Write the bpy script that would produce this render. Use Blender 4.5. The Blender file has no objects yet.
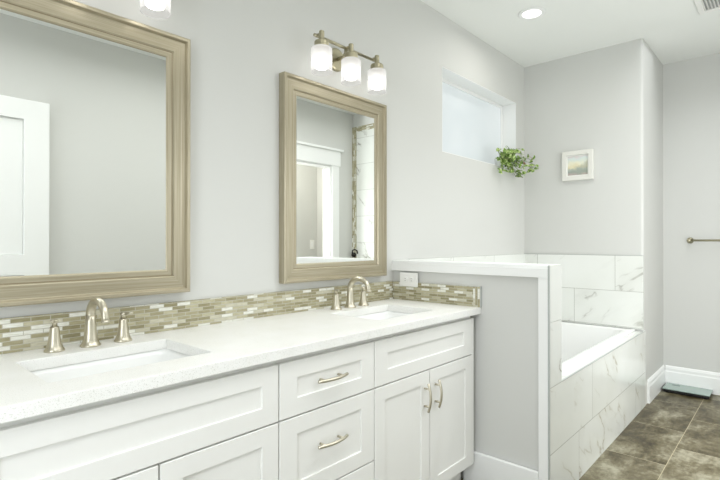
import bpy, bmesh, math, random
from mathutils import Vector, Matrix
SC = bpy.context.scene
COL = SC.collection
R = math.radians

# ---------------------------------------------------------------- camera
cd = bpy.data.cameras.new('camera'); cam = bpy.data.objects.new('camera', cd); COL.objects.link(cam)
cd.sensor_width = 36; cd.lens = 480.55 / 720 * 36; cd.clip_start = 0.02
cam.location = (0, -1.7332, 1.2246)
cam.rotation_euler = (R(90.217), 0, R(42.041 - 90))
SC.camera = cam

# ---------------------------------------------------------------- world, light, exposure
w = bpy.data.worlds.new('sky'); SC.world = w; w.use_nodes = True
bg = w.node_tree.nodes['Background']; bg.inputs[0].default_value = (0.86, 0.93, 1.0, 1); bg.inputs[1].default_value = 1.6
VS = SC.view_settings
VS.view_transform = 'Standard'; VS.look = 'None'; VS.gamma = 1.0; VS.use_curve_mapping = False
VS.exposure = 0.64
def area(name, loc, rot, sx, sy, watts, col, spread=180):
    l = bpy.data.lights.new(name, 'AREA'); l.shape = 'RECTANGLE'; l.size = sx; l.size_y = sy; l.energy = watts; l.color = col; l.spread = R(spread)
    o = bpy.data.objects.new(name, l); COL.objects.link(o); o.location = loc; o.rotation_euler = rot
    return o
area('ceiling_fill', (2.1, -1.47, 2.72), (0, 0, 0), 4.6, 1.1, 20, (.955, .975, 1), 125)  # added fill lamp without a fixture, for soft overall light
area('doorway_fill', (-.88, -1.35, 1.04), (0, R(-90), 0), 2.0, .9, 8.5, (.96, .98, 1))     # fill lamp in a doorway added behind the camera
area('window_fill', (2.455, -2.18, 1.6), (R(90), 0, 0), .84, 1.1, 4.0, (.96, .98, 1))      # fill lamp at the added window opposite the vanity
area('next_room_fill', (3.17, -2.45, .95), (R(90), 0, R(-24)), .26, 1.7, 10, (.95, .98, 1))   # added fill lamp hidden in the small room, shining through its doorway
CAN_W = 1.6           # watts of each recessed ceiling light
BULB_E = 5.2         # glow of the vanity bulbs
PANE_E = .26         # glow of the frosted window pane, lit by the sky

# ---------------------------------------------------------------- materials
def lin(c):
    return tuple(((v/255)/12.92 if v/255 <= .04045 else ((v/255+.055)/1.055)**2.4) for v in c) + (1,)
class NT:
    def __init__(s, name):
        s.m = bpy.data.materials.new(name); s.m.use_nodes = True
        s.t = s.m.node_tree; s.n = s.t.nodes; s.b = s.n['Principled BSDF']; s.o = s.n['Material Output']
    def add(s, typ, **kw):
        n = s.n.new(typ)
        for k, v in kw.items(): setattr(n, k, v)
        return n
    def ln(s, a, b): s.t.links.new(a, b)
    def uv(s, loc=(0,0,0), scale=(1,1,1), rot=(0,0,0)):
        t = s.add('ShaderNodeTexCoord'); m = s.add('ShaderNodeMapping')
        m.inputs['Location'].default_value = loc; m.inputs['Scale'].default_value = scale; m.inputs['Rotation'].default_value = rot
        s.ln(t.outputs['UV'], m.inputs['Vector']); return m.outputs['Vector']
    def objc(s, scale=(1,1,1)):
        t = s.add('ShaderNodeTexCoord'); m = s.add('ShaderNodeMapping'); m.inputs['Scale'].default_value = scale
        s.ln(t.outputs['Object'], m.inputs['Vector']); return m.outputs['Vector']
    def noise(s, vec, scale, detail=3, rough=.5, dist=0, w=None):
        n = s.add('ShaderNodeTexNoise')
        if w is not None: n.noise_dimensions = '4D'; s.ln(w, n.inputs['W'])
        n.inputs['Scale'].default_value = scale; n.inputs['Detail'].default_value = detail
        n.inputs['Roughness'].default_value = rough; n.inputs['Distortion'].default_value = dist
        s.ln(vec, n.inputs['Vector']); return n.outputs['Fac']
    def ramp(s, fac, stops, interp='LINEAR'):
        r = s.add('ShaderNodeValToRGB'); e = r.color_ramp.elements; r.color_ramp.interpolation = interp
        while len(e) < len(stops): e.new(.5)
        for el, (p, c) in zip(e, stops): el.position = p; el.color = c if len(c) == 4 else lin(c)
        s.ln(fac, r.inputs['Fac']); return r.outputs['Color']
    def mix(s, fac, a, b, mode='MIX'):
        m = s.add('ShaderNodeMix', data_type='RGBA', blend_type=mode)
        for v, i in ((fac, 0), (a, 6), (b, 7)):
            if hasattr(v, 'links') or hasattr(v, 'is_linked'): s.ln(v, m.inputs[i])
            else: m.inputs[i].default_value = v
        return m.outputs[2]
    def math(s, op, a, b=0.0):
        m = s.add('ShaderNodeMath', operation=op)
        for v, i in ((a, 0), (b, 1)):
            if hasattr(v, 'is_linked'): s.ln(v, m.inputs[i])
            else: m.inputs[i].default_value = v
        return m.outputs[0]
    def bump(s, h, strength=.2, dist=.002):
        b = s.add('ShaderNodeBump'); b.inputs['Strength'].default_value = strength; b.inputs['Distance'].default_value = dist
        s.ln(h, b.inputs['Height']); s.ln(b.outputs['Normal'], s.b.inputs['Normal'])
    def col(s, c):
        if hasattr(c, 'is_linked'): s.ln(c, s.b.inputs['Base Color'])
        else: s.b.inputs['Base Color'].default_value = c
    def brick(s, vec, bw, rh, mortar, off=.5, smooth=.0):
        b = s.add('ShaderNodeTexBrick'); b.offset = off; b.offset_frequency = 2; b.squash = 1
        b.inputs['Color1'].default_value = (0,0,0,1); b.inputs['Color2'].default_value = (1,1,1,1); b.inputs['Mortar'].default_value = (.5,.5,.5,1)
        b.inputs['Scale'].default_value = 1; b.inputs['Mortar Size'].default_value = mortar; b.inputs['Mortar Smooth'].default_value = smooth
        b.inputs['Brick Width'].default_value = bw; b.inputs['Row Height'].default_value = rh; b.inputs['Bias'].default_value = 0
        s.ln(vec, b.inputs['Vector']); return b.outputs['Color'], b.outputs['Fac']
def plain(name, c, rough=.5, metal=0, spec=.5, noise=None):
    n = NT(name); n.b.inputs['Roughness'].default_value = rough; n.b.inputs['Metallic'].default_value = metal
    n.b.inputs['Specular IOR Level'].default_value = spec
    if noise:
        sc, amt = noise
        f = n.noise(n.objc(), sc, 4)
        lo = tuple(max(0, v*(1-amt)) for v in lin(c)[:3]) + (1,); hi = tuple(min(1, v*(1+amt)) for v in lin(c)[:3]) + (1,)
        n.col(n.ramp(f, [(.3, lo), (.7, hi)]))
    else: n.col(lin(c))
    return n.m
M = {}
def paint(name, c, rough=.55):
    n = NT(name); n.col(lin(c)); n.b.inputs['Roughness'].default_value = rough; n.b.inputs['Specular IOR Level'].default_value = .3
    n.bump(n.noise(n.objc(), 160, 2), .06, .001); return n.m
M['wall'] = paint('wall_paint', (212, 212.5, 208.5))
M['ceil'] = paint('ceiling_paint', (241, 243, 239))
M['white'] = plain('white_trim_paint', (242, 243, 241), .35)
M['cab'] = plain('cabinet_paint', (239, 239, 235), .38)
M['porc'] = plain('white_porcelain', (244, 245, 243), .12)
M['acryl'] = plain('white_acrylic', (232, 233, 231), .18)
M['plastic'] = plain('white_plastic', (240, 240, 236), .35)
M['dark'] = plain('dark_slot', (30, 30, 28), .6)
M['slot'] = plain('grey_slot', (150, 150, 144), .6)
M['black'] = plain('black_rubber', (18, 19, 18), .5)
M['bronze'] = plain('dark_bronze', (52, 50, 46), .35, .8)
def nickel(name, c, rough):
    n = NT(name); n.col(lin(c)); n.b.inputs['Metallic'].default_value = 1; n.b.inputs['Roughness'].default_value = rough
    return n.m
M['nickel'] = nickel('brushed_nickel', (208, 202, 184), .34)
M['nickel2'] = nickel('champagne_nickel', (176, 170, 146), .32)
M['edge'] = plain('satin_edge_trim', (178, 182, 179), .4)
# quartz worktop: white with tiny grey specks
n = NT('white_quartz'); f = n.noise(n.objc(), 420, 2, .6); f2 = n.noise(n.objc(), 9, 2)
n.col(n.mix(1.0, n.ramp(f, [(.30, (206, 207, 200)), (.40, (245, 245, 242)), (.70, (249, 249, 247))]), n.ramp(f2, [(.3, (250, 250, 248)), (.7, (255, 255, 255))]), 'MULTIPLY'))
n.b.inputs['Roughness'].default_value = .3; M['quartz'] = n.m
# champagne wood of the mirror frames: grain runs along u
def wood(name, c0, c1):
    n = NT(name); v = n.uv(scale=(3, 150, 1)); g = n.noise(v, 1.0, 5, .6, .4)
    g2 = n.noise(n.uv(scale=(1.2, 420, 1)), 1.0, 2)
    n.col(n.mix(.35, n.ramp(g, [(.3, c0), (.7, c1)]), n.ramp(g2, [(.35, c0), (.65, c1)])))
    n.b.inputs['Roughness'].default_value = .30; n.b.inputs['Metallic'].default_value = .5
    n.bump(g, .08, .0006); return n.m
M['frame'] = wood('champagne_wood', (152, 142, 117), (194, 186, 164))
M['shadeline'] = plain('frame_shade_line', (118, 102, 72), .5)  # brown that paints shade into a step of the mirror frames
# mirror glass
n = NT('silvered_glass'); n.col((.94, .955, .935, 1)); n.b.inputs['Metallic'].default_value = 1; n.b.inputs['Roughness'].default_value = .0; M['mirror'] = n.m
# marble look tile
def marble(name, bw, rh, ox=0, oy=0, off=.5, seed=0.0, vein=1.0, warm=False, wide=1.0):
    n = NT(name); v = n.uv(loc=(ox, oy, 0)); c, mf = n.brick(v, bw, rh, .0016, off)
    rb = n.math('ADD', n.math('MULTIPLY', c, 37.0), seed)
    vr = n.uv(loc=(ox, oy, 0), rot=(0, 0, R(38)), scale=(1, 1.0, 1))
    m2 = n.add('ShaderNodeMapping'); m2.inputs['Scale'].default_value = (1.0, 2.6, 1); n.ln(vr, m2.inputs['Vector'])
    f = n.noise(m2.outputs['Vector'], 1.15, 5, .55, .55, rb)
    d = n.math('ABSOLUTE', n.math('SUBTRACT', f, .5))
    line = n.math('SUBTRACT', 1.0, n.math('MULTIPLY', d, 75.0)); line = n.math('MAXIMUM', line, 0.0)
    halo = n.math('MAXIMUM', n.math('SUBTRACT', 1.0, n.math('MULTIPLY', d, 14.0)), 0.0)
    mk = n.noise(v, 3.4, 2, .5, 0, n.math('ADD', rb, 5.3))
    mk = n.math('MINIMUM', n.math('MAXIMUM', n.math('MULTIPLY', n.math('SUBTRACT', mk, .50), 7.0), 0.0), 1.0)
    amt = n.math('MULTIPLY', n.math('MULTIPLY', n.math('ADD', line, n.math('MULTIPLY', halo, .22)), mk), .85 * vein)
    amt = n.math('MINIMUM', amt, .8)
    tone = n.noise(v, 1.7, 3, .5, 0, rb)
    base = n.ramp(tone, [(.3, (226, 228, 222)), (.7, (236, 238, 234))])
    c = n.mix(amt, base, lin((150, 138, 100) if warm else (140, 138, 126)))
    n.col(n.mix(mf, c, lin((176, 178, 170))))
    n.b.inputs['Roughness'].default_value = .16
    n.bump(n.math('SUBTRACT', 1.0, mf), .3, .001); return n.m
# linear mosaic
def mosaic(name, bw=.052, rh=.0131, rot=0, ox=0):
    n = NT(name); v = n.uv(rot=(0, 0, rot), loc=(ox, 0, 0))
    c, mf = n.brick(v, bw, rh, .0011, .37)
    wn = n.add('ShaderNodeTexWhiteNoise', noise_dimensions='1D'); n.ln(n.math('MULTIPLY', c, 91.7), wn.inputs['W'])
    k = n.ramp(wn.outputs['Value'], [(0, (158, 152, 120)), (.20, (178, 172, 142)), (.42, (196, 191, 164)), (.58, (170, 164, 134)), (.7, (210, 207, 188)), (.80, (240, 241, 235))], 'CONSTANT')
    g = n.noise(n.uv(scale=(40, 260, 1), rot=(0, 0, rot)), 1.0, 3)
    k = n.mix(1.0, k, n.ramp(g, [(.3, (226, 224, 214)), (.7, (255, 255, 255))]), 'MULTIPLY')
    n.col(n.mix(mf, k, lin((186, 183, 168)))); n.b.inputs['Roughness'].default_value = .22
    n.bump(n.math('SUBTRACT', 1.0, mf), .5, .001); return n.m
M['mosaic'] = mosaic('linear_mosaic')
M['mosaic_end'] = mosaic('linear_mosaic_upright', rot=R(90))
M['grout'] = plain('tile_edge', (150, 146, 120), .5)
# floor: brown grey weathered tiles 0.61 x 0.305 in a running bond along x
n = NT('weathered_floor_tile'); v = n.uv(loc=(-3.385, 1.212, 0)); c, mf = n.brick(v, .61, .305, .0014, .5)
rb = n.math('MULTIPLY', c, 23.0)
a = n.noise(n.uv(scale=(2.2, 3.4, 1)), 1.5, 6, .62, .6, rb)
b = n.noise(n.uv(scale=(5, 26, 1)), 1.0, 4, .6, .3, rb)
e = n.noise(n.uv(scale=(30, 30, 1)), 1.0, 4, .7)
f = n.math('ADD', n.math('ADD', n.math('MULTIPLY', a, .85), n.math('MULTIPLY', b, .22)), n.math('MULTIPLY', n.math('SUBTRACT', c, .5), .10))
f = n.math('ADD', f, n.math('MULTIPLY', n.math('SUBTRACT', e, .5), .28))
k = n.ramp(f, [(.36, (46, 38, 20)), (.45, (74, 66, 42)), (.55, (108, 101, 77)), (.68, (156, 152, 131))])
n.col(n.mix(mf, k, lin((178, 168, 140)))); n.b.inputs['Roughness'].default_value = .42
n.bump(n.math('SUBTRACT', e, n.math('MULTIPLY', mf, 2.0)), .12, .002); M['floor'] = n.m
# frosted pane lit by the sky
n = NT('frosted_pane')
n.b.inputs['Roughness'].default_value = .35; n.col((.45, .48, .5, 1))
g = n.ramp(n.noise(n.objc(), 2.2, 2, .5, .6), [(.35, (222, 231, 231)), (.65, (240, 245, 243))])
n.ln(g, n.b.inputs['Emission Color']); n.b.inputs['Emission Strength'].default_value = PANE_E
M['pane'] = n.m
# vanity lamp shade: satin glass, glowing
n = NT('satin_glass_shade')
em = n.add('ShaderNodeEmission'); em.inputs[0].default_value = (1, .985, .95, 1); em.inputs[1].default_value = .34
tl = n.add('ShaderNodeBsdfTranslucent'); tl.inputs[0].default_value = (.22, .22, .217, 1)
tr = n.add('ShaderNodeBsdfTransparent')
ad = n.add('ShaderNodeAddShader'); n.ln(em.outputs[0], ad.inputs[0]); n.ln(tl.outputs[0], ad.inputs[1])
mx = n.add('ShaderNodeMixShader'); mx.inputs[0].default_value = .27; n.ln(ad.outputs[0], mx.inputs[1]); n.ln(tr.outputs[0], mx.inputs[2])
n.ln(mx.outputs[0], n.o.inputs['Surface']); M['shade'] = n.m
def glow(name, c, s):
    n = NT(name); e = n.add('ShaderNodeEmission'); e.inputs[0].default_value = c; e.inputs[1].default_value = s
    n.ln(e.outputs[0], n.o.inputs['Surface']); return n.m
M['bulb'] = glow('bulb_glow', (1, .98, .94, 1), BULB_E)
M['canglow'] = glow('ceiling_lamp_glow', (1, .97, .91, 1), 2.2)
# leaves
n = NT('leaf_green'); f = n.noise(n.objc(), 70, 2)
n.col(n.ramp(f, [(.32, (66, 104, 36)), (.48, (124, 160, 62)), (.62, (212, 224, 160))])); n.b.inputs['Roughness'].default_value = .4; M['leaf'] = n.m
M['leafred'] = plain('leaf_red', (184, 120, 88), .5)
M['stem'] = plain('stem_green', (96, 112, 58), .6)
M['scaleglass'] = plain('green_grey_glass', (150, 168, 160), .12)
M['lcd'] = plain('grey_display', (112, 128, 122), .2)
# small painting: pale generic landscape
n = NT('pale_landscape_print'); v = n.uv()
sx = n.add('ShaderNodeSeparateXYZ'); n.ln(v, sx.inputs[0])
nz = n.noise(v, 18, 4, .6); nz2 = n.noise(v, 45, 4, .6)
h = n.math('ADD', sx.outputs['Y'], n.math('MULTIPLY', n.math('SUBTRACT', nz, .5), .10))
sky = n.ramp(n.math('DIVIDE', h, .17), [(0, (200, 172, 170)), (.12, (150, 158, 150)), (.28, (180, 188, 178)), (.36, (222, 214, 178)), (.55, (232, 230, 206)), (.75, (214, 224, 220)), (1, (226, 208, 208))])
hill = n.math('SUBTRACT', n.math('ADD', n.math('MULTIPLY', sx.outputs['X'], .62), n.math('MULTIPLY', nz2, .05)), sx.outputs['Y'])
hm = n.ramp(hill, [(.0, (0, 0, 0, 1)), (.02, (1, 1, 1, 1))])
n.col(n.mix(n.math('MULTIPLY', hm, .55), sky, lin((160, 168, 156)))); n.b.inputs['Roughness'].default_value = .3; M['print'] = n.m

# ---------------------------------------------------------------- mesh helpers
class MB:
    def __init__(s): s.bm = bmesh.new(); s.smooth = False
    def box(s, x0, x1, y0, y1, z0, z1):
        v = [s.bm.verts.new((x, y, z)) for x in (x0, x1) for y in (y0, y1) for z in (z0, z1)]
        for f in ((0,1,3,2), (4,6,7,5), (0,4,5,1), (2,3,7,6), (0,2,6,4), (1,5,7,3)): s.bm.faces.new([v[i] for i in f])
        return s
    def loft(s, rings, cap0=True, cap1=True, closed=True):
        vs = [[s.bm.verts.new(p) for p in r] for r in rings]; n = len(rings[0])
        for a, b in zip(vs, vs[1:]):
            for i in range(n if closed else n-1):
                j = (i+1) % n; s.bm.faces.new((a[i], a[j], b[j], b[i]))
        if cap0: s.bm.faces.new(list(reversed(vs[0])))
        if cap1: s.bm.faces.new(vs[-1])
        return s
    def lathe(s, prof, c=(0,0,0), axis='z', n=28, cap0=True, cap1=True):
        rings = []
        for r, h in prof:
            ring = []
            for i in range(n):
                a = 2*math.pi*i/n; u, v = r*math.cos(a), r*math.sin(a)
                p = {'z': (u, v, h), 'x': (h, u, v), 'y': (v, h, u)}[axis]
                ring.append((c[0]+p[0], c[1]+p[1], c[2]+p[2]))
            rings.append(ring)
        return s.loft(rings, cap0, cap1)
    def tube(s, pts, rad, n=14, flat=1.0, up=Vector((0,0,1))):
        pts = [Vector(p) for p in pts]; rings = []
        rr = rad if isinstance(rad, (list, tuple)) else [rad]*len(pts)
        prev = None
        for i, p in enumerate(pts):
            t = (pts[min(i+1, len(pts)-1)] - pts[max(i-1, 0)]).normalized()
            if prev is None:
                a = t.cross(up)
                if a.length < 1e-4: a = t.cross(Vector((1,0,0)))
            else: a = prev - t*prev.dot(t)
            a.normalize(); prev = a; b = t.cross(a)
            rings.append([p + a*(rr[i]*math.cos(2*math.pi*k/n)) + b*(rr[i]*flat*math.sin(2*math.pi*k/n)) for k in range(n)])
        return s.loft(rings)
    def slab(s, xs, ys, holes, mapf, t):
        """grid plate with holes: cells (i,j) in holes are left out; mapf(u,v,d) -> xyz; thickness t"""
        V = {}
        def g(i, j, d):
            k = (i, j, d)
            if k not in V: V[k] = s.bm.verts.new(mapf(xs[i], ys[j], t if d else 0))
            return V[k]
        ni, nj = len(xs)-1, len(ys)-1
        ok = lambda i, j: 0 <= i < ni and 0 <= j < nj and (i, j) not in holes
        for i in range(ni):
            for j in range(nj):
                if not ok(i, j): continue
                s.bm.faces.new((g(i,j,0), g(i+1,j,0), g(i+1,j+1,0), g(i,j+1,0)))
                s.bm.faces.new((g(i,j,1), g(i,j+1,1), g(i+1,j+1,1), g(i+1,j,1)))
                for di, dj, a, b in ((-1,0,(i,j),(i,j+1)), (1,0,(i+1,j+1),(i+1,j)), (0,-1,(i+1,j),(i,j)), (0,1,(i,j+1),(i+1,j+1))):
                    if not ok(i+di, j+dj):
                        s.bm.faces.new((g(*a,0), g(*b,0), g(*b,1), g(*a,1)))
        return s
    def build(s, name, mat, parent=None, bevel=0, seg=2, smooth=False, uv=True, loc=None):
        bm = s.bm; bmesh.ops.recalc_face_normals(bm, faces=bm.faces)
        if uv:
            L = bm.loops.layers.uv.new('UVMap')
            for f in bm.faces:
                nx, ny, nz = (abs(c) for c in f.normal)
                for l in f.loops:
                    x, y, z = l.vert.co
                    l[L].uv = (x, y) if nz >= nx and nz >= ny else ((y, z) if nx > ny else (x, z))
        me = bpy.data.meshes.new(name); bm.to_mesh(me); bm.free()
        for m in (mat if isinstance(mat, (list, tuple)) else [mat]): me.materials.append(m)
        o = bpy.data.objects.new(name, me); COL.objects.link(o)
        if smooth:
            for p in me.polygons: p.use_smooth = True
        if bevel:
            b = o.modifiers.new('bevel', 'BEVEL'); b.width = bevel; b.segments = seg; b.limit_method = 'ANGLE'; b.angle_limit = R(40)
            b.harden_normals = False
        if parent:
            o.parent = parent
            if loc is None and parent.type == 'EMPTY': o.location = -parent.location   # geometry given in room coordinates
            elif loc is None and parent.parent is None: o.location = (0,0,0)
        if loc is not None: o.location = loc
        return o
def box(name, mat, x0, x1, y0, y1, z0, z1, parent=None, bevel=0, **k):
    return MB().box(x0, x1, y0, y1, z0, z1).build(name, mat, parent, bevel, **k)
def sub(o):   # sub-part of a part: same room coordinates as its part
    o.location = (0, 0, 0); return o
def tag(o, label, cat, group=None):
    o['label'] = label; o['category'] = cat
    if group: o['group'] = group
    return o
def thing(name, loc, label, cat, group=None):
    o = bpy.data.objects.new(name, None); COL.objects.link(o); o.location = loc; o.empty_display_size = .05
    return tag(o, label, cat, group)
def struct(o): o['kind'] = 'structure'; return o
def copy_tree(o, parent=None):
    c = o.copy(); COL.objects.link(c)
    if parent: c.parent = parent
    for ch in list(o.children): copy_tree(ch, c)
    return c
def rrect(cx, cy, hw, hd, r, z, k=6):
    pts = []
    for (sx, sy, a0) in ((1,1,0), (-1,1,90), (-1,-1,180), (1,-1,270)):
        for i in range(k+1):
            a = R(a0 + 90*i/k); pts.append((cx+sx*(hw-r)+r*math.cos(a), cy+sy*(hd-r)+r*math.sin(a), z))
    return pts

# ---------------------------------------------------------------- room numbers
H = 2.74; XF = 4.054; XB = 4.785; W = .910; XH0, XH1 = 2.207, 2.351; YO = -2.2; XN = -.9
WX0, WX1, WZ0, WZ1 = 2.739, 3.887, 1.825, 2.395
TZ = 1.121; ZD = .558

# ---------------------------------------------------------------- setting
struct(box('floor', M['floor'], XN-.1, XB+.1, -3.2, .0, -.1, 0))
struct(box('ceiling', M['ceil'], XN-.1, XB+.1, -3.2, .16, H, H+.1))
wl = MB().slab([XN-.1, WX0, WX1, XB+.1], [0, WZ0, WZ1, H], {(1,1)}, lambda u, v, d: (u, d, v), .16).build('wall_left', M['wall']); struct(wl)
ring = [(XF, 0), (XB+.1, 0), (XB+.1, -W+.003)] + [(XF+.02-.02*math.sin(R(a)), -W+.023-.02*math.cos(R(a))) for a in range(0, 91, 15)]
wf = struct(MB().loft([[(x, y, 0) for x, y in ring], [(x, y, H) for x, y in ring]]).build('wall_far', M['wall']))
wb = struct(box('wall_back', M['wall'], XB, XB+.1, -1.9, -W+.003, 0, H))
wn = MB().slab([-2.32, -1.82, -.88, 0], [0, 2.06, H], {(1,0)}, lambda u, v, d: (XN-d, u, v), .1).build('wall_near', M['wall']); struct(wn)  # doorway hole added to let the fill lamp in
m = MB(); m.box(XN, XN+.018, -1.91, -1.82, 0, 2.06); m.box(XN, XN+.018, -.88, -.79, 0, 2.06); m.box(XN, XN+.022, -1.95, -.75, 2.06, 2.22)
struct(m.build('trim_2', M['white'], bevel=.002))  # casing of the added doorway
# wall opposite the vanity with a doorway
OX0, OX1, OZ = 3.02, 3.83, 2.09
VX0, VX1, VZ0, VZ1 = 2.01, 2.88, 1.0, 2.2
wo = MB().slab([XN-.1, VX0, VX1, OX0, OX1, XB+.1], [0, VZ0, OZ, VZ1, H], {(3,0), (3,1), (1,1), (1,2)}, lambda u, v, d: (u, YO-d, v), .12).build('wall_opposite', M['wall']); struct(wo)
# shower block beyond the doorway
ws = struct(box('wall_shower', M['wall'], 4.19, XB+.1, YO, -1.76, 0, H))
MT_SHOWER = marble('marble_tile_shower', .61, .305, 0, 0, .5, 3.0, 1.2)
box('wall_tile', MT_SHOWER, 4.178, 4.19, -2.13, -1.76, 0, 2.52, ws)
box('mosaic_border', M['mosaic_end'], 4.177, 4.19, YO, -2.13, 0, 2.58, ws)
box('mosaic_band', M['mosaic'], 4.177, 4.19, -2.13, -1.76, 2.52, 2.58, ws)
# small room behind the doorway
struct(box('wall_closet', M['wall'], 1.6, 4.5, -3.15, -3.05, 0, H))
struct(box('wall_closet_right', M['wall'], 4.4, 4.5, -3.05, -2.32, 0, H))
struct(box('wall_closet_left', M['wall'], 1.6, 1.7, -3.05, -2.32, 0, H))
# doorway casing
m = MB()
m.box(OX0-.11, OX0, YO, YO+.018, 0, OZ); m.box(OX1, OX1+.11, YO, YO+.018, 0, OZ)
m.box(OX0-.13, OX1+.13, YO, YO+.022, OZ, OZ+.17); m.box(OX0-.16, OX1+.17, YO, YO+.035, OZ+.17, OZ+.195)
m.box(OX0, OX0+.018, YO-.12, YO, 0, OZ); m.box(OX1-.018, OX1, YO-.12, YO, 0, OZ); m.box(OX0+.018, OX1-.018, YO-.12, YO, OZ-.018, OZ)
struct(m.build('trim_1', M['white'], bevel=.002))
# white panel door seen in the left mirror
d1 = MB(); dx0, dx1, dz1 = .17, 1.035, 2.185; dy0, dy1 = YO+.012, YO+.052
d1.slab([dx0, dx0+.15, dx1-.15, dx1], [.012, .2, 1.0, 1.14, 2.05, dz1], {(1,1), (1,3)}, lambda u, v, d: (u, dy1-d, v), .04)
door = d1.build('door_1', M['white'], bevel=.004); struct(door)
for z0, z1 in ((.2, 1.0), (1.14, 2.05)): box('panel', M['white'], dx0+.15, dx1-.15, dy0+.008, dy1-.014, z0, z1, door, bevel=.006)

# window
wi = MB(); fy0, fy1 = .118, .15
wi.slab([WX0, WX0+.028, WX1-.028, WX1], [WZ0, WZ0+.028, WZ1-.028, WZ1], {(1,1)}, lambda u, v, d: (u, fy0+d, v), .032)
win = struct(wi.build('window_1', M['white'], bevel=.004))
box('pane', M['pane'], WX0+.028, WX1-.028, .126, .134, WZ0+.028, WZ1-.028, win)

wi = MB().slab([VX0, VX0+.04, VX1-.04, VX1], [VZ0, VZ0+.04, VZ1-.04, VZ1], {(1,1)}, lambda u, v, d: (u, YO-.06-d, v), .04)
win2 = struct(wi.build('added_window', M['white'], bevel=.004))  # unseen window added to carry a fill lamp; its pane glows too
box('pane', M['pane'], VX0+.04, VX1-.04, YO-.085, YO-.075, VZ0+.04, VZ1-.04, win2)

m = MB()
m.box(WX0+.0004, WX0+.004, .001, fy0-.0005, WZ0+.0004, WZ1-.0004); m.box(WX1-.004, WX1-.0004, .001, fy0-.0005, WZ0+.0004, WZ1-.0004)
m.box(WX0+.004, WX1-.004, .001, fy0-.0005, WZ1-.004, WZ1-.0004); m.box(WX0+.004, WX1-.004, .001, fy0-.0005, WZ0+.0004, WZ0+.004)
m.build('window_liner', M['white'], win)
# half wall between vanity and tub
hw = struct(box('wall_half', M['wall'], XH0+.004, XH1-.001, -W+.012, 0, 0, 1.103))
box('cap', M['white'], XH0-.006, XH1+.002, -W+.002, 0, 1.103, 1.117, hw, bevel=.002)
m = MB(); m.box(XH0-.014, XH0+.004, -W+.006, 0, 1.060, 1.103); m.box(XH0-.014, XH0+.004, -W+.006, -.860, 0, 1.060)
m.build('trim_board', M['white'], hw, bevel=.0015)
box('edge_strip', M['edge'], XH0-.014, XH0-.004, -W-.001, -W+.006, 0, 1.117, hw)
MT_SKIRT = marble('marble_tile_apron', 1.2, .305, -2.60, -.252, .814, 12.0, .8, warm=True)
MT_END = marble('marble_tile_end', 5.0, 5.0, -1.3, -.2, .5, 8.0, .9)
m = MB()
for z0, z1 in ((.559, .8545), (.856, 1.1165)): m.box(XH0-.004, XH1, -W, -W+.012, z0, z1)
m.build('end_tile', MT_END, hw)
box('end_tile', MT_SKIRT, XH0-.004, XH1, -W, -W+.012, 0, .5575, hw)
box('wall_tile', MT_SKIRT, XF, 4.105, -W, -W+.003, 0, ZD-.0005, wf)
box('baseboard', M['white'], XH0-.018, XH0-.0, -.859, -.47, 0, .165, hw, bevel=.006, seg=3)
# marble wall tile round the tub
MT_FAR = marble('marble_tile_far', .60, .27, .118, -.581, .5, 14.0, .9)
MT_LEFT = marble('marble_tile_left', .60, .27, .135, -.581, .5, 5.0, .9)
box('wall_tile', MT_FAR, XF-.010, XF, -W+.002, -.0, .5745, TZ, wf)
box('wall_tile', MT_LEFT, XH1, XF-.010, -.010, 0, .5745, TZ, wl)
box('edge_strip', M['edge'], XF-.011, XF, -W+.001, -.0, TZ, TZ+.003, wf)
# baseboards
def base_profile(L0, L1, y, flip=False):
    pass
m = MB(); pr = [(0, 0), (.016, 0), (.016, .125), (.012, .135), (.012, .155), (.006, .172), (0, .176)]
m.loft([[(XB-a, -W-.0135, z) for a, z in pr], [(XB-a, -1.76, z) for a, z in pr]])
struct(m.build('baseboard_back', M['white']))
m = MB(); m.loft([[(XB-.0, -W+.003-a, z) for a, z in pr], [(4.17, -W+.003-a, z) for a, z in pr]])
struct(m.build('baseboard_far', M['white']))
m = MB(); m.loft([[(1.04, YO+a, z) for a, z in pr], [(OX0-.11, YO+a, z) for a, z in pr]])
struct(m.build('baseboard_opposite', M['white']))

# ---------------------------------------------------------------- bathtub with tiled apron
tub = thing('bathtub', (3.2, -.5, 0), 'white built-in bathtub with marble tiled apron behind the half wall', 'bathtub')
cx, cy = (XH1+XF-.010)/2, (-.858-.011)/2; hw_, hd_ = (XF-.010-XH1)/2-.001, (.858-.011)/2
box('apron', MT_SKIRT, XH1+.0003, XF-.0003, -W, -W+.0115, 0, ZD-.0005, tub)
box('deck_edge', M['edge'], XH1+.0005, XF-.0005, -W-.001, -W+.010, ZD-.0005, ZD+.001, tub)
box('deck_ledge', marble('marble_tile_ledge', .61, .2, 0, 0, .5, 2.0, .5), XH1+.0005, XF-.010, -W+.010, -.858, ZD-.006, ZD+.001, tub)
m = MB()
m.loft([rrect(cx, cy, hw_, hd_, .004, .40), rrect(cx, cy, hw_, hd_, .006, .566), rrect(cx, cy, hw_-.006, hd_-.006, .012, .573),
        rrect(cx, cy, hw_-.06, hd_-.055, .10, .573), rrect(cx, cy, hw_-.072, hd_-.066, .11, .565), rrect(cx, cy, hw_-.12, hd_-.10, .13, .36),
        rrect(cx, cy, hw_-.19, hd_-.14, .14, .16), rrect(cx, cy, hw_-.26, hd_-.20, .12, .125), rrect(cx, cy, hw_-.5, hd_-.3, .06, .12)], cap0=False)
m.build('basin', M['acryl'], tub, smooth=True)

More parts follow.
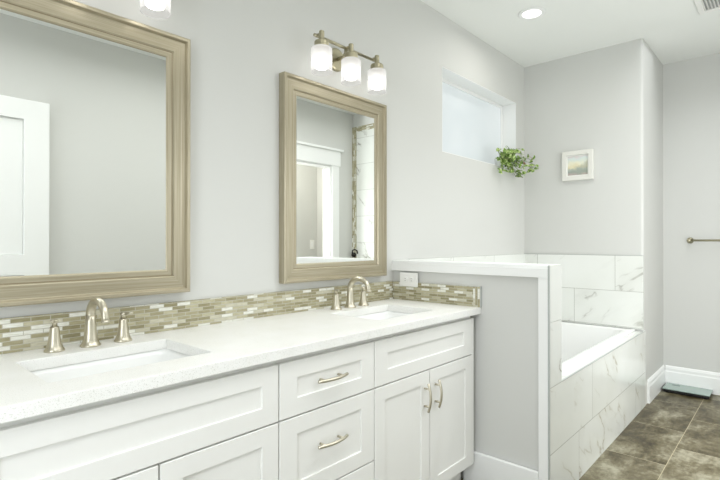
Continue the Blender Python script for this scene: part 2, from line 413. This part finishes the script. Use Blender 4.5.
# ---------------------------------------------------------------- vanity cabinets
YC, YF = -.525, -.545
def shaker(name, x0, x1, z0, z1, parent, sx=.062, sz=.056):
    m = MB(); m.slab([x0, x0+sx, x1-sx, x1], [z0, z0+sz, z1-sz, z1], {(1,1)}, lambda u, v, d: (u, YF+d, v), .0195)
    o = m.build(name, M['cab'], parent, bevel=.0018)
    p = box('panel', M['cab'], x0+sx-.001, x1-sx+.001, YF+.006, YF+.019, z0+sz-.001, z1-sz+.001, o); sub(p)
    return o
def pull(parent, cx, cz, L, vertical):
    h = L/2; bar = []; N = 12
    for i in range(N+1):
        t = -1 + 2*i/N; d = YF - .020 - .013*(1-t*t)
        bar.append((cx, d, cz+h*t) if vertical else (cx+h*t, d, cz))
    m = MB(); m.tube(bar, .0055, 10, 1.0)
    for sg in (-.62, .62):
        d = YF - .020 - .013*(1-sg*sg)
        p = (cx, YF, cz+h*sg) if vertical else (cx+h*sg, YF, cz)
        m.tube([(p[0], YF+.0005, p[2]), (p[0], d, p[2])], .0045, 10)
    return sub(m.build('handle', M['nickel'], parent, smooth=True))
def carcass(root, x0, x1):
    m = MB(); t = .016
    m.box(x0, x0+t, YC, -.012, .105, .861); m.box(x1-t, x1, YC, -.012, .105, .861); m.box(x0+t, x1-t, YC, -.012, .105, .12)
    m.box(x0+t, x1-t, -.020, -.012, .12, .861); m.box(x0+t, x1-t, YC, YC+t, .12, .861)
    m.build('body', M['cab'], root)
    box('toe_kick', M['cab'], x0+.001, x1-.001, -.47, -.02, 0, .105, root)
G = .0025; ZT = .843; Z1 = .664; ZB = .118
X0, X1, X2, X3, XE = .165, .9425, 1.4005, 2.150, 2.168
ca = thing('sink_cabinet', ((X0+X1)/2, -.3, 0), 'white shaker sink cabinet under the near basin, left end of the vanity', 'cabinet', 'sink cabinets of the vanity')
carcass(ca, X0, X1-.0005)
shaker('false_front', X0+G, X1-G, Z1+G, ZT, ca)
for a, b, hx in ((X0, .563, .523), (.563, X1, .603)):
    d = shaker('door', a+G, b-G, ZB, Z1-G, ca); pull(d, hx, .552, .122, True)
cb = thing('drawer_cabinet', ((X1+X2)/2, -.3, 0), 'white shaker three drawer cabinet in the middle of the vanity', 'cabinet')
carcass(cb, X1+.0005, X2-.0005)
for z0, z1, hz in ((Z1+G, ZT, .760), (.391+G, Z1-G, .543), (ZB, .391-G, .265)):
    d = shaker('drawer', X1+G, X2-G, z0, z1, cb, .072); pull(d, 1.160, hz, .138, False)
cc = thing('sink_cabinet', ((X2+XE)/2, -.3, 0), 'white shaker sink cabinet with two doors, beside the half wall', 'cabinet', 'sink cabinets of the vanity')
carcass(cc, X2+.0005, XE)
shaker('false_front', X2+G, X3-G, Z1+G, ZT, cc, .08)
for a, b, hx in ((X2, 1.7765, 1.735), (1.7765, X3, 1.819)):
    d = shaker('door', a+G, b-G, ZB, Z1-G, cc); pull(d, hx, .552, .122, True)
box('filler', M['cab'], X3, XE, YF+.001, YC, ZB, ZT, cc, bevel=.001)

# ---------------------------------------------------------------- worktop, sinks, splash
S1, S2 = .560, 1.762; SW, SY0, SY1 = .213, -.440, -.150
top = MB().slab([.08, S1-SW, S1+SW, S2-SW, S2+SW, XH0+.003], [-.563, SY0, SY1, -.0015], {(1,1), (3,1)}, lambda u, v, d: (u, v, .862+d), .033).build('countertop', M['quartz'], bevel=.002)
tag(top, 'long white quartz countertop with two cut-outs for the basins', 'countertop')
def sink(cx, label):
    cy = (SY0+SY1)/2; hd = (SY1-SY0)/2
    r = thing('sink', (cx, cy, .7), label, 'sink', 'undermount basins')
    m = MB()
    m.loft([rrect(cx, cy, SW+.018, hd+.018, .03, .8615), rrect(cx, cy, SW+.003, hd+.003, .028, .8615), rrect(cx, cy, SW-.004, hd-.004, .03, .845),
            rrect(cx, cy, SW-.022, hd-.022, .045, .765), rrect(cx, cy, SW-.05, hd-.05, .06, .738), rrect(cx, cy, .03, .03, .029, .732)], cap0=False, cap1=True)
    m.build('basin', M['porc'], r, smooth=True)
    m = MB(); m.lathe([(.0, .7325), (.026, .7325), (.026, .736), (.019, .7372), (.017, .735), (.0, .735)], (cx, cy, 0), cap0=False, cap1=False)
    m.build('drain', M['nickel'], r, smooth=True)
    return r
sink(S1, 'white rectangular undermount sink below the near mirror at the left'); sink(S2, 'white rectangular undermount sink nearer the half wall')
bs = MB().box(.08, XH0-.011, -.010, -.0005, .8955, .999).build('backsplash', M['mosaic'])
tag(bs, 'long strip of beige linear mosaic backsplash below both mirrors', 'backsplash')
ss = thing('side_splash', (XH0, -.28, .8955), 'short mosaic side splash on the half wall at the counter end', 'backsplash')
box('mosaic_field', M['mosaic'], XH0-.010, XH0+.0035, -.525, -.0105, .8955, .997, ss)
box('mosaic_end', M['mosaic_end'], XH0-.010, XH0+.0035, -.564, -.525, .8955, .997, ss)
box('edge_strip', M['edge'], XH0-.0105, XH0+.0035, -.567, -.564, .8955, .999, ss)

# ---------------------------------------------------------------- faucets
def faucet(cx, label):
    y = -.078; z = .8952
    r = thing('faucet', (cx, y, z), label, 'faucet', 'widespread faucets on the vanity')
    sp = thing_part = None
    m = MB(); m.lathe([(.0, z), (.030, z), (.030, z+.004), (.026, z+.008), (.021, z+.020), (.0175, z+.045), (.0155, z+.075), (.014, z+.098)], (cx, y, 0), cap0=True)
    pts, rad = [], []
    pts.append((cx, y, z+.09)); rad.append(.0142)
    for i in range(17):
        a = R(180 - 178*i/16); pts.append((cx, y-.060-.060*math.cos(a), z+.100+.046*math.sin(a))); rad.append(.0138-.0032*i/16)
    e = pts[-1]; pts.append((cx, e[1]-.002, e[2]-.012)); rad.append(.0108)
    m.tube(pts, rad, 16, up=Vector((1,0,0)))
    s_ = m.build('spout', M['nickel'], r, smooth=True)
    q = pts[-1]
    m = MB(); m.lathe([(.0, 0), (.0118, 0), (.0118, .008), (0, .008)], (q[0], q[1]-.001, q[2]-.003)); sub(m.build('aerator', M['nickel'], s_, smooth=True))
    for sg in (-1, 1):
        hx = cx + sg*.100
        m = MB(); m.lathe([(.0, z), (.0275, z), (.0275, z+.004), (.024, z+.009), (.018, z+.024), (.0145, z+.050), (.0125, z+.070), (.0115, z+.074), (.0, z+.074)], (hx, y, 0), cap1=False)
        h = m.build('handle', M['nickel'], r, smooth=True)
        m = MB(); m.lathe([(.0, z+.074), (.0075, z+.074), (.0075, z+.084), (.0105, z+.087), (.0105, z+.093), (.006, z+.096), (0, z+.096)], (hx, y, 0), cap1=False)
        m.tube([(hx, y, z+.090), (hx+sg*.010, y-.020, z+.092), (hx+sg*.016, y-.034, z+.095)], [.0052, .0045, .004], 10)
        sub(m.build('lever', M['nickel'], h, smooth=True))
    return r
faucet(S1, 'brushed nickel two-handle faucet at the near sink on the left')
faucet(S2, 'brushed nickel two-handle faucet at the sink by the half wall')

# ---------------------------------------------------------------- mirrors
PROF = [(0, .001), (0, .040), (.003, .043), (.0125, .043), (.0140, .0420), (.0180, .0315), (.0195, .0308), (.040, .031), (.0595, .031), (.0610, .0302), (.0645, .0248), (.066, .0243),
        (.080, .0243), (.082, .0238), (.0870, .0205), (.0885, .0200)]
DARKSEG = {10}  # foot of the inner step, shade painted dark
def mirror(x0, x1, z0, z1, label):
    r = thing('wall_mirror', ((x0+x1)/2, 0, z0), label, 'mirror', 'framed mirrors over the vanity')
    bm = bmesh.new(); L = bm.loops.layers.uv.new('UVMap')
    cs = [(x0, z0, 1, 1), (x1, z0, -1, 1), (x1, z1, -1, -1), (x0, z1, 1, -1)]
    for k in range(4):
        a, b = cs[k], cs[(k+1) % 4]; acc = 0
        for i in range(len(PROF)-1):
            (w0, d0), (w1, d1) = PROF[i], PROF[i+1]
            P = lambda c, w, d: (c[0]+c[2]*w, -d, c[1]+c[3]*w)
            v = [bm.verts.new(P(a, w0, d0)), bm.verts.new(P(b, w0, d0)), bm.verts.new(P(b, w1, d1)), bm.verts.new(P(a, w1, d1))]
            f = bm.faces.new(v); f.material_index = 1 if i in DARKSEG else 0
            step = math.hypot(w1-w0, d1-d0)
            for l, q, vv in zip(f.loops, v, (acc, acc, acc+step, acc+step)):
                u = q.co.x if k % 2 == 0 else q.co.z
                l[L].uv = (u + 3.7*k + x0*5, vv + k*.31)
            acc += step
    bmesh.ops.remove_doubles(bm, verts=bm.verts, dist=1e-5)
    bmesh.ops.recalc_face_normals(bm, faces=bm.faces)
    me = bpy.data.meshes.new('frame'); bm.to_mesh(me); bm.free(); me.materials.append(M['frame']); me.materials.append(M['shadeline'])
    o = bpy.data.objects.new('frame', me); COL.objects.link(o); o.parent = r; o.location = -r.location
    box('glass', M['mirror'], x0+.086, x1-.086, -.0205, -.012, z0+.086, z1-.086, r)
    return r
mirror(.19, .920, 1.036, 1.990, 'champagne wood framed mirror over the near sink, cut by the photo edge')
mirror(1.372, 2.102, 1.036, 1.990, 'champagne wood framed mirror next to the half wall, seen whole')

# ---------------------------------------------------------------- vanity lights
def vanity_light(cx, label):
    r = thing('vanity_light', (cx, 0, 2.13), label, 'wall light', 'three-shade vanity lights')
    y = -.112; zb = 2.190
    m = MB(); m.lathe([(.0, -.0005), (.058, -.0005), (.058, -.014), (.050, -.020), (0, -.020)], (cx, 0, 2.150), 'y', 36, cap1=False)
    m.build('backplate', M['nickel2'], r, bevel=.002)
    m = MB(); m.tube([(cx, -.018, 2.150), (cx, -.06, 2.152), (cx, -.075, 2.165), (cx, -.078, zb)], .009, 12, up=Vector((1,0,0)))
    m.tube([(cx-.215, -.078, zb), (cx+.215, -.078, zb)], .0075, 12)
    m.build('bar', M['nickel2'], r, smooth=True)
    for dx in (-.199, 0, .199):
        x = cx+dx
        m = MB(); m.lathe([(.0, 2.122), (.032, 2.122), (.034, 2.127), (.034, 2.150), (.031, 2.155), (.0125, 2.158), (.0125, 2.200), (.010, 2.203), (0, 2.203)], (x, y, 0), cap1=False)
        m.tube([(x, -.078, zb), (x, y, zb)], .0075, 10)
        m.build('holder', M['nickel2'], r, bevel=.001)
        m = MB(); m.lathe([(.0470, 2.012), (.0485, 2.009), (.0490, 2.013), (.0490, 2.116), (.0475, 2.121), (.044, 2.1235), (.030, 2.1235)], (x, y, 0), n=36, cap0=False, cap1=False)
        s_ = m.build('shade', M['shade'], r, smooth=True)
        m = MB(); m.lathe([(.012, 2.080), (.028, 2.078), (.032, 2.073), (.032, 2.037), (.028, 2.030), (.002, 2.028)], (x, y, 0), n=24)
        sub(m.build('bulb', M['bulb'], s_, smooth=True))
        m = MB(); m.lathe([(.016, 2.1215), (.016, 2.081)], (x, y, 0), n=20); sub(m.build('socket', M['plastic'], s_, smooth=True))
    return r
vanity_light(.552, 'three-shade vanity light over the near mirror, only one shade in the photo')
vanity_light(1.732, 'brushed nickel vanity light with three glowing glass shades over the farther mirror')

# ---------------------------------------------------------------- outlet, picture, towel bar
ou = thing('wall_outlet', (XH0, -.115, 1.01), 'white horizontal outlet plate on the half wall above the side splash', 'outlet')
box('plate', M['plastic'], XH0-.0165, XH0-.0103, -.186, -.064, .973, 1.051, ou, bevel=.002)
for y in (-.104, -.147):
    f = MB(); f.lathe([(0, 0), (.0165, 0), (.0165, -.002), (.0155, -.003), (0, -.003)], (XH0-.0165, y, 1.012), 'x', 24, cap1=False)
    f = f.build('socket', M['plastic'], ou, bevel=.0005)
    m = MB()
    for dz in (-.006, .006): m.box(XH0-.0200, XH0-.0193, y-.004, y+.004, 1.012+dz-.0011, 1.012+dz+.0011)
    sub(m.build('slot', M['slot'], f))
pf = thing('picture_frame', (XF, -.448, 1.72), 'small square white framed landscape print on the far wall', 'picture')
fx = XF-.032; y0, y1, z0, z1 = -.566, -.330, 1.720, 1.957
MB().slab([y0, y0+.034, y1-.034, y1], [z0, z0+.034, z1-.034, z1], {(1,1)}, lambda u, v, d: (fx+d, u, v), .0315).build('frame', plain('ivory_frame', (229, 228, 221), .4), pf, bevel=.003)
box('mat_board', M['plastic'], fx+.014, fx+.020, y0+.033, y1-.033, z0+.033, z1-.033, pf)
m = MB(); v = [m.bm.verts.new(p) for p in ((fx+.0135, y1-.042, z0+.042), (fx+.0135, y0+.042, z0+.042), (fx+.0135, y0+.042, z1-.042), (fx+.0135, y1-.042, z1-.042))]
f = m.bm.faces.new(v); L = m.bm.loops.layers.uv.new('UVMap')
for l, uv in zip(f.loops, ((0,0), (.152,0), (.152,.153), (0,.153))): l[L].uv = uv
m.build('print', M['print'], pf, uv=False)
tb = thing('towel_bar', (XB, -1.35, 1.236), 'brushed nickel towel bar on the right alcove wall', 'towel bar')
for y in (-1.100, -1.70):
    m = MB(); m.lathe([(0, -.0003), (.025, -.0003), (.025, -.006), (.021, -.011), (.012, -.014), (.011, -.055), (.013, -.060), (.013, -.075), (.010, -.079), (0, -.079)], (XB, y, 1.236), 'x', 28, cap1=False)
    m.build('mount', M['nickel2'], tb, smooth=True)
m = MB(); m.tube([(XB-.066, -1.095, 1.236), (XB-.066, -1.705, 1.236)], .0085, 14); m.build('bar', M['nickel2'], tb, smooth=True)

# ---------------------------------------------------------------- ceiling fittings
def ceiling_light(x, y, label, watts=None):
    r = thing('ceiling_light', (x, y, H), label, 'ceiling light', 'recessed ceiling lights')
    m = MB(); m.lathe([(.062, H-.0005), (.086, H-.0005), (.086, H-.004), (.078, H-.008), (.064, H-.008), (.060, H-.005), (.062, H-.0005)], (x, y, 0), n=40, cap0=False, cap1=False)
    m.build('trim_ring', M['white'], r, smooth=True)
    m = MB(); m.lathe([(0, H-.0006), (.0615, H-.0006), (.0615, H-.004), (0, H-.0045)], (x, y, 0), n=40, cap0=False, cap1=False)
    m.build('lens', M['canglow'], r, smooth=True)
    ld = bpy.data.lights.new('lamp', 'AREA'); ld.shape = 'DISK'; ld.size = .13; ld.energy = watts or CAN_W; ld.color = (1, .97, .92); ld.spread = R(170)
    lo = bpy.data.objects.new('lamp', ld); COL.objects.link(lo); lo.parent = r; lo.location = (0, 0, -.012)
    return r
ceiling_light(3.122, -.450, 'round recessed ceiling light glowing above the bathtub')
ceiling_light(1.75, -1.35, 'round recessed ceiling light over the middle of the floor, added out of view for its light')  # unseen fitting added for more light
ceiling_light(.35, -1.35, 'round recessed ceiling light over the doorway end, added out of view for its light')  # likewise added for light, not seen
ceiling_light(3.0, -1.55, 'round recessed ceiling light before the doorway, added out of view for its light')  # another unseen lamp added to light the room
ceiling_light(3.3, -2.7, 'round recessed ceiling light added unseen to brighten the small room behind the doorway', 16)  # added lamp, brightens the room reflected in the mirror
vt = thing('ceiling_vent', (3.72, -1.425, H), 'white louvred ceiling vent in the upper right corner of the photo', 'vent')
vx0, vx1, vy0, vy1 = 3.57, 3.87, -1.575, -1.275
MB().slab([vx0, vx0+.032, vx1-.032, vx1], [vy0, vy0+.032, vy1-.032, vy1], {(1,1)}, lambda u, v, d: (u, v, H-.012+d), .0115).build('frame', M['plastic'], vt, bevel=.003)
box('backing', plain('grey_duct', (168, 170, 168), .6), vx0+.03, vx1-.03, vy0+.03, vy1-.03, H-.002, H-.0005, vt)
for i in range(13):
    y = vy0+.042+i*.018
    m = MB(); v = [m.bm.verts.new(p) for p in ((vx0+.031, y, H-.011), (vx1-.031, y, H-.011), (vx1-.031, y+.009, H-.003), (vx0+.031, y+.009, H-.003))]
    f = m.bm.faces.new(v); r_ = bmesh.ops.extrude_face_region(m.bm, geom=[f])
    bmesh.ops.translate(m.bm, vec=(0, .002, -.0005), verts=[e for e in r_['geom'] if isinstance(e, bmesh.types.BMVert)])
    m.build('slat', M['plastic'], vt)

# ---------------------------------------------------------------- plant on the window sill
random.seed(11)
px, py, pz = 3.70, .055, WZ0+.0045
pl = thing('potted_plant', (px, py, pz), 'small leafy green plant trailing over the right end of the window sill', 'plant')
m = MB(); m.lathe([(0, pz+.0005), (.036, pz+.0005), (.046, pz+.070), (.048, pz+.072), (.044, pz+.072), (.041, pz+.064), (0, pz+.062)], (px, py, 0), cap0=False, cap1=False)
m.build('pot', M['porc'], pl, smooth=True)
st, lf, lr = MB(), MB(), MB()
def leaf(mb, p, d, up, L, wd):
    d = d.normalized(); s = d.cross(up)
    if s.length < 1e-3: s = d.cross(Vector((1, 0, 0)))
    s.normalize(); u = s.cross(d).normalized()
    rows = ((0, 0, 0), (.3, .42, .06), (.6, .5, .05), (.85, .28, -.03), (1, 0, -.10)); prev = None
    c0 = mb.bm.verts.new(p)
    for t, ww, hh in rows[1:]:
        c = p + d*(L*t) + u*(L*hh)
        if ww == 0:
            tip = mb.bm.verts.new(c); mb.bm.faces.new((prev[0], prev[1], tip)); mb.bm.faces.new((prev[1], prev[2], tip))
        else:
            cur = (mb.bm.verts.new(c - s*wd*ww + u*.12*wd), mb.bm.verts.new(c), mb.bm.verts.new(c + s*wd*ww + u*.12*wd))
            if prev is None: mb.bm.faces.new((c0, cur[1], cur[0])); mb.bm.faces.new((c0, cur[2], cur[1]))
            else: mb.bm.faces.new((prev[0], prev[1], cur[1], cur[0])); mb.bm.faces.new((prev[1], prev[2], cur[2], cur[1]))
            prev = cur
tips = []
for i in range(30):
    tx = px + random.uniform(-.22, .13); ty = random.uniform(-.13, -.01); tz = pz + random.uniform(-.05, .14) - abs(tx-px)*.15
    tips.append((tx, ty, tz))
tips += [(3.93, -.12, pz+.075), (3.95, -.135, pz+.035), (3.94, -.13, pz-.005), (3.92, -.12, pz+.01), (3.80, -.055, pz-.075), (3.79, -.05, pz-.05)]
for i, (tx, ty, tz) in enumerate(tips):
    a = Vector((px, py, pz+.065)); e = Vector((tx, ty, tz)); md = (a+e)/2 + Vector((0, -.01, .05))
    pts = [a*(1-t)**2 + md*(2*t*(1-t)) + e*t*t for t in [k/6 for k in range(7)]]
    st.tube(pts, .0016, 5)
    for k in (2, 3, 4, 5, 6, 6):
        p = pts[k]; d = Vector((random.uniform(-1, 1), random.uniform(-1, .35), random.uniform(-.6, .7)))
        if p.y > .03: continue
        up = Vector((random.uniform(-.5, .5), -.6, random.uniform(.2, 1)))
        leaf(lr if (i > 29 and random.random() < .16) else lf, p, d, up, random.uniform(.032, .058), random.uniform(.026, .040))
for mb in (lf, lr):
    for v in mb.bm.verts: v.co.y = min(v.co.y, .10); v.co.x = min(v.co.x, XF-.03)
    for v in mb.bm.verts:
        if v.co.z < WZ0+.008: v.co.y = min(v.co.y, -.004)
st.build('stem', M['stem'], pl, smooth=True); lf.build('foliage', M['leaf'], pl, smooth=True)
if len(lr.bm.verts): lr.build('reddish_foliage', M['leafred'], pl, smooth=True)

# ---------------------------------------------------------------- bathroom scale
sc = thing('bathroom_scale', (4.58, -1.08, 0), 'flat green-grey glass bathroom scale on the floor against the alcove baseboard', 'scale')
sx0, sx1, sy0, sy1 = 4.565, 4.768, -1.252, -.936
box('glass_top', M['scaleglass'], sx0, sx1, sy0, sy1, .028, .036, sc, bevel=.002)
box('base', M['black'], sx0+.006, sx1-.006, sy0+.006, sy1-.006, .008, .028, sc, bevel=.002)
for x in (sx0+.03, sx1-.03):
    for y in (sy0+.03, sy1-.03):
        m = MB(); m.lathe([(.014, .0), (.016, .008)], (x, y, 0), n=16); m.build('foot', M['black'], sc)
box('display', M['lcd'], sx1-.075, sx1-.04, sy1-.10, sy1-.045, .0358, .0365, sc)

# ---------------------------------------------------------------- seen only in the mirror
sh = thing('shower_handle', (4.178, -2.06, 1.09), 'dark bronze shower lever seen in the farther mirror', 'handle')
m = MB(); m.lathe([(0, -.0005), (.03, -.0005), (.03, -.008), (.012, -.012), (.012, -.04), (0, -.04)], (4.177, -2.165, 1.07), 'x', 24, cap1=False); m.build('rosette', M['bronze'], sh, smooth=True)
m = MB(); m.tube([(4.15, -2.165, 1.05), (4.14, -2.165, 1.09), (4.137, -2.155, 1.125), (4.137, -2.12, 1.135), (4.137, -2.085, 1.12), (4.137, -2.075, 1.085)], .008, 12); m.build('lever', M['bronze'], sh, smooth=True)
sw = thing('light_switch', (4.31, -3.05, 1.195), 'white wall switch reflected in the farther mirror through the doorway', 'switch')
box('plate', M['plastic'], 4.27, 4.345, -3.0497, -3.043, 1.13, 1.25, sw, bevel=.002)
box('rocker', M['white'], 4.29, 4.325, -3.043, -3.038, 1.155, 1.225, sw, bevel=.002)
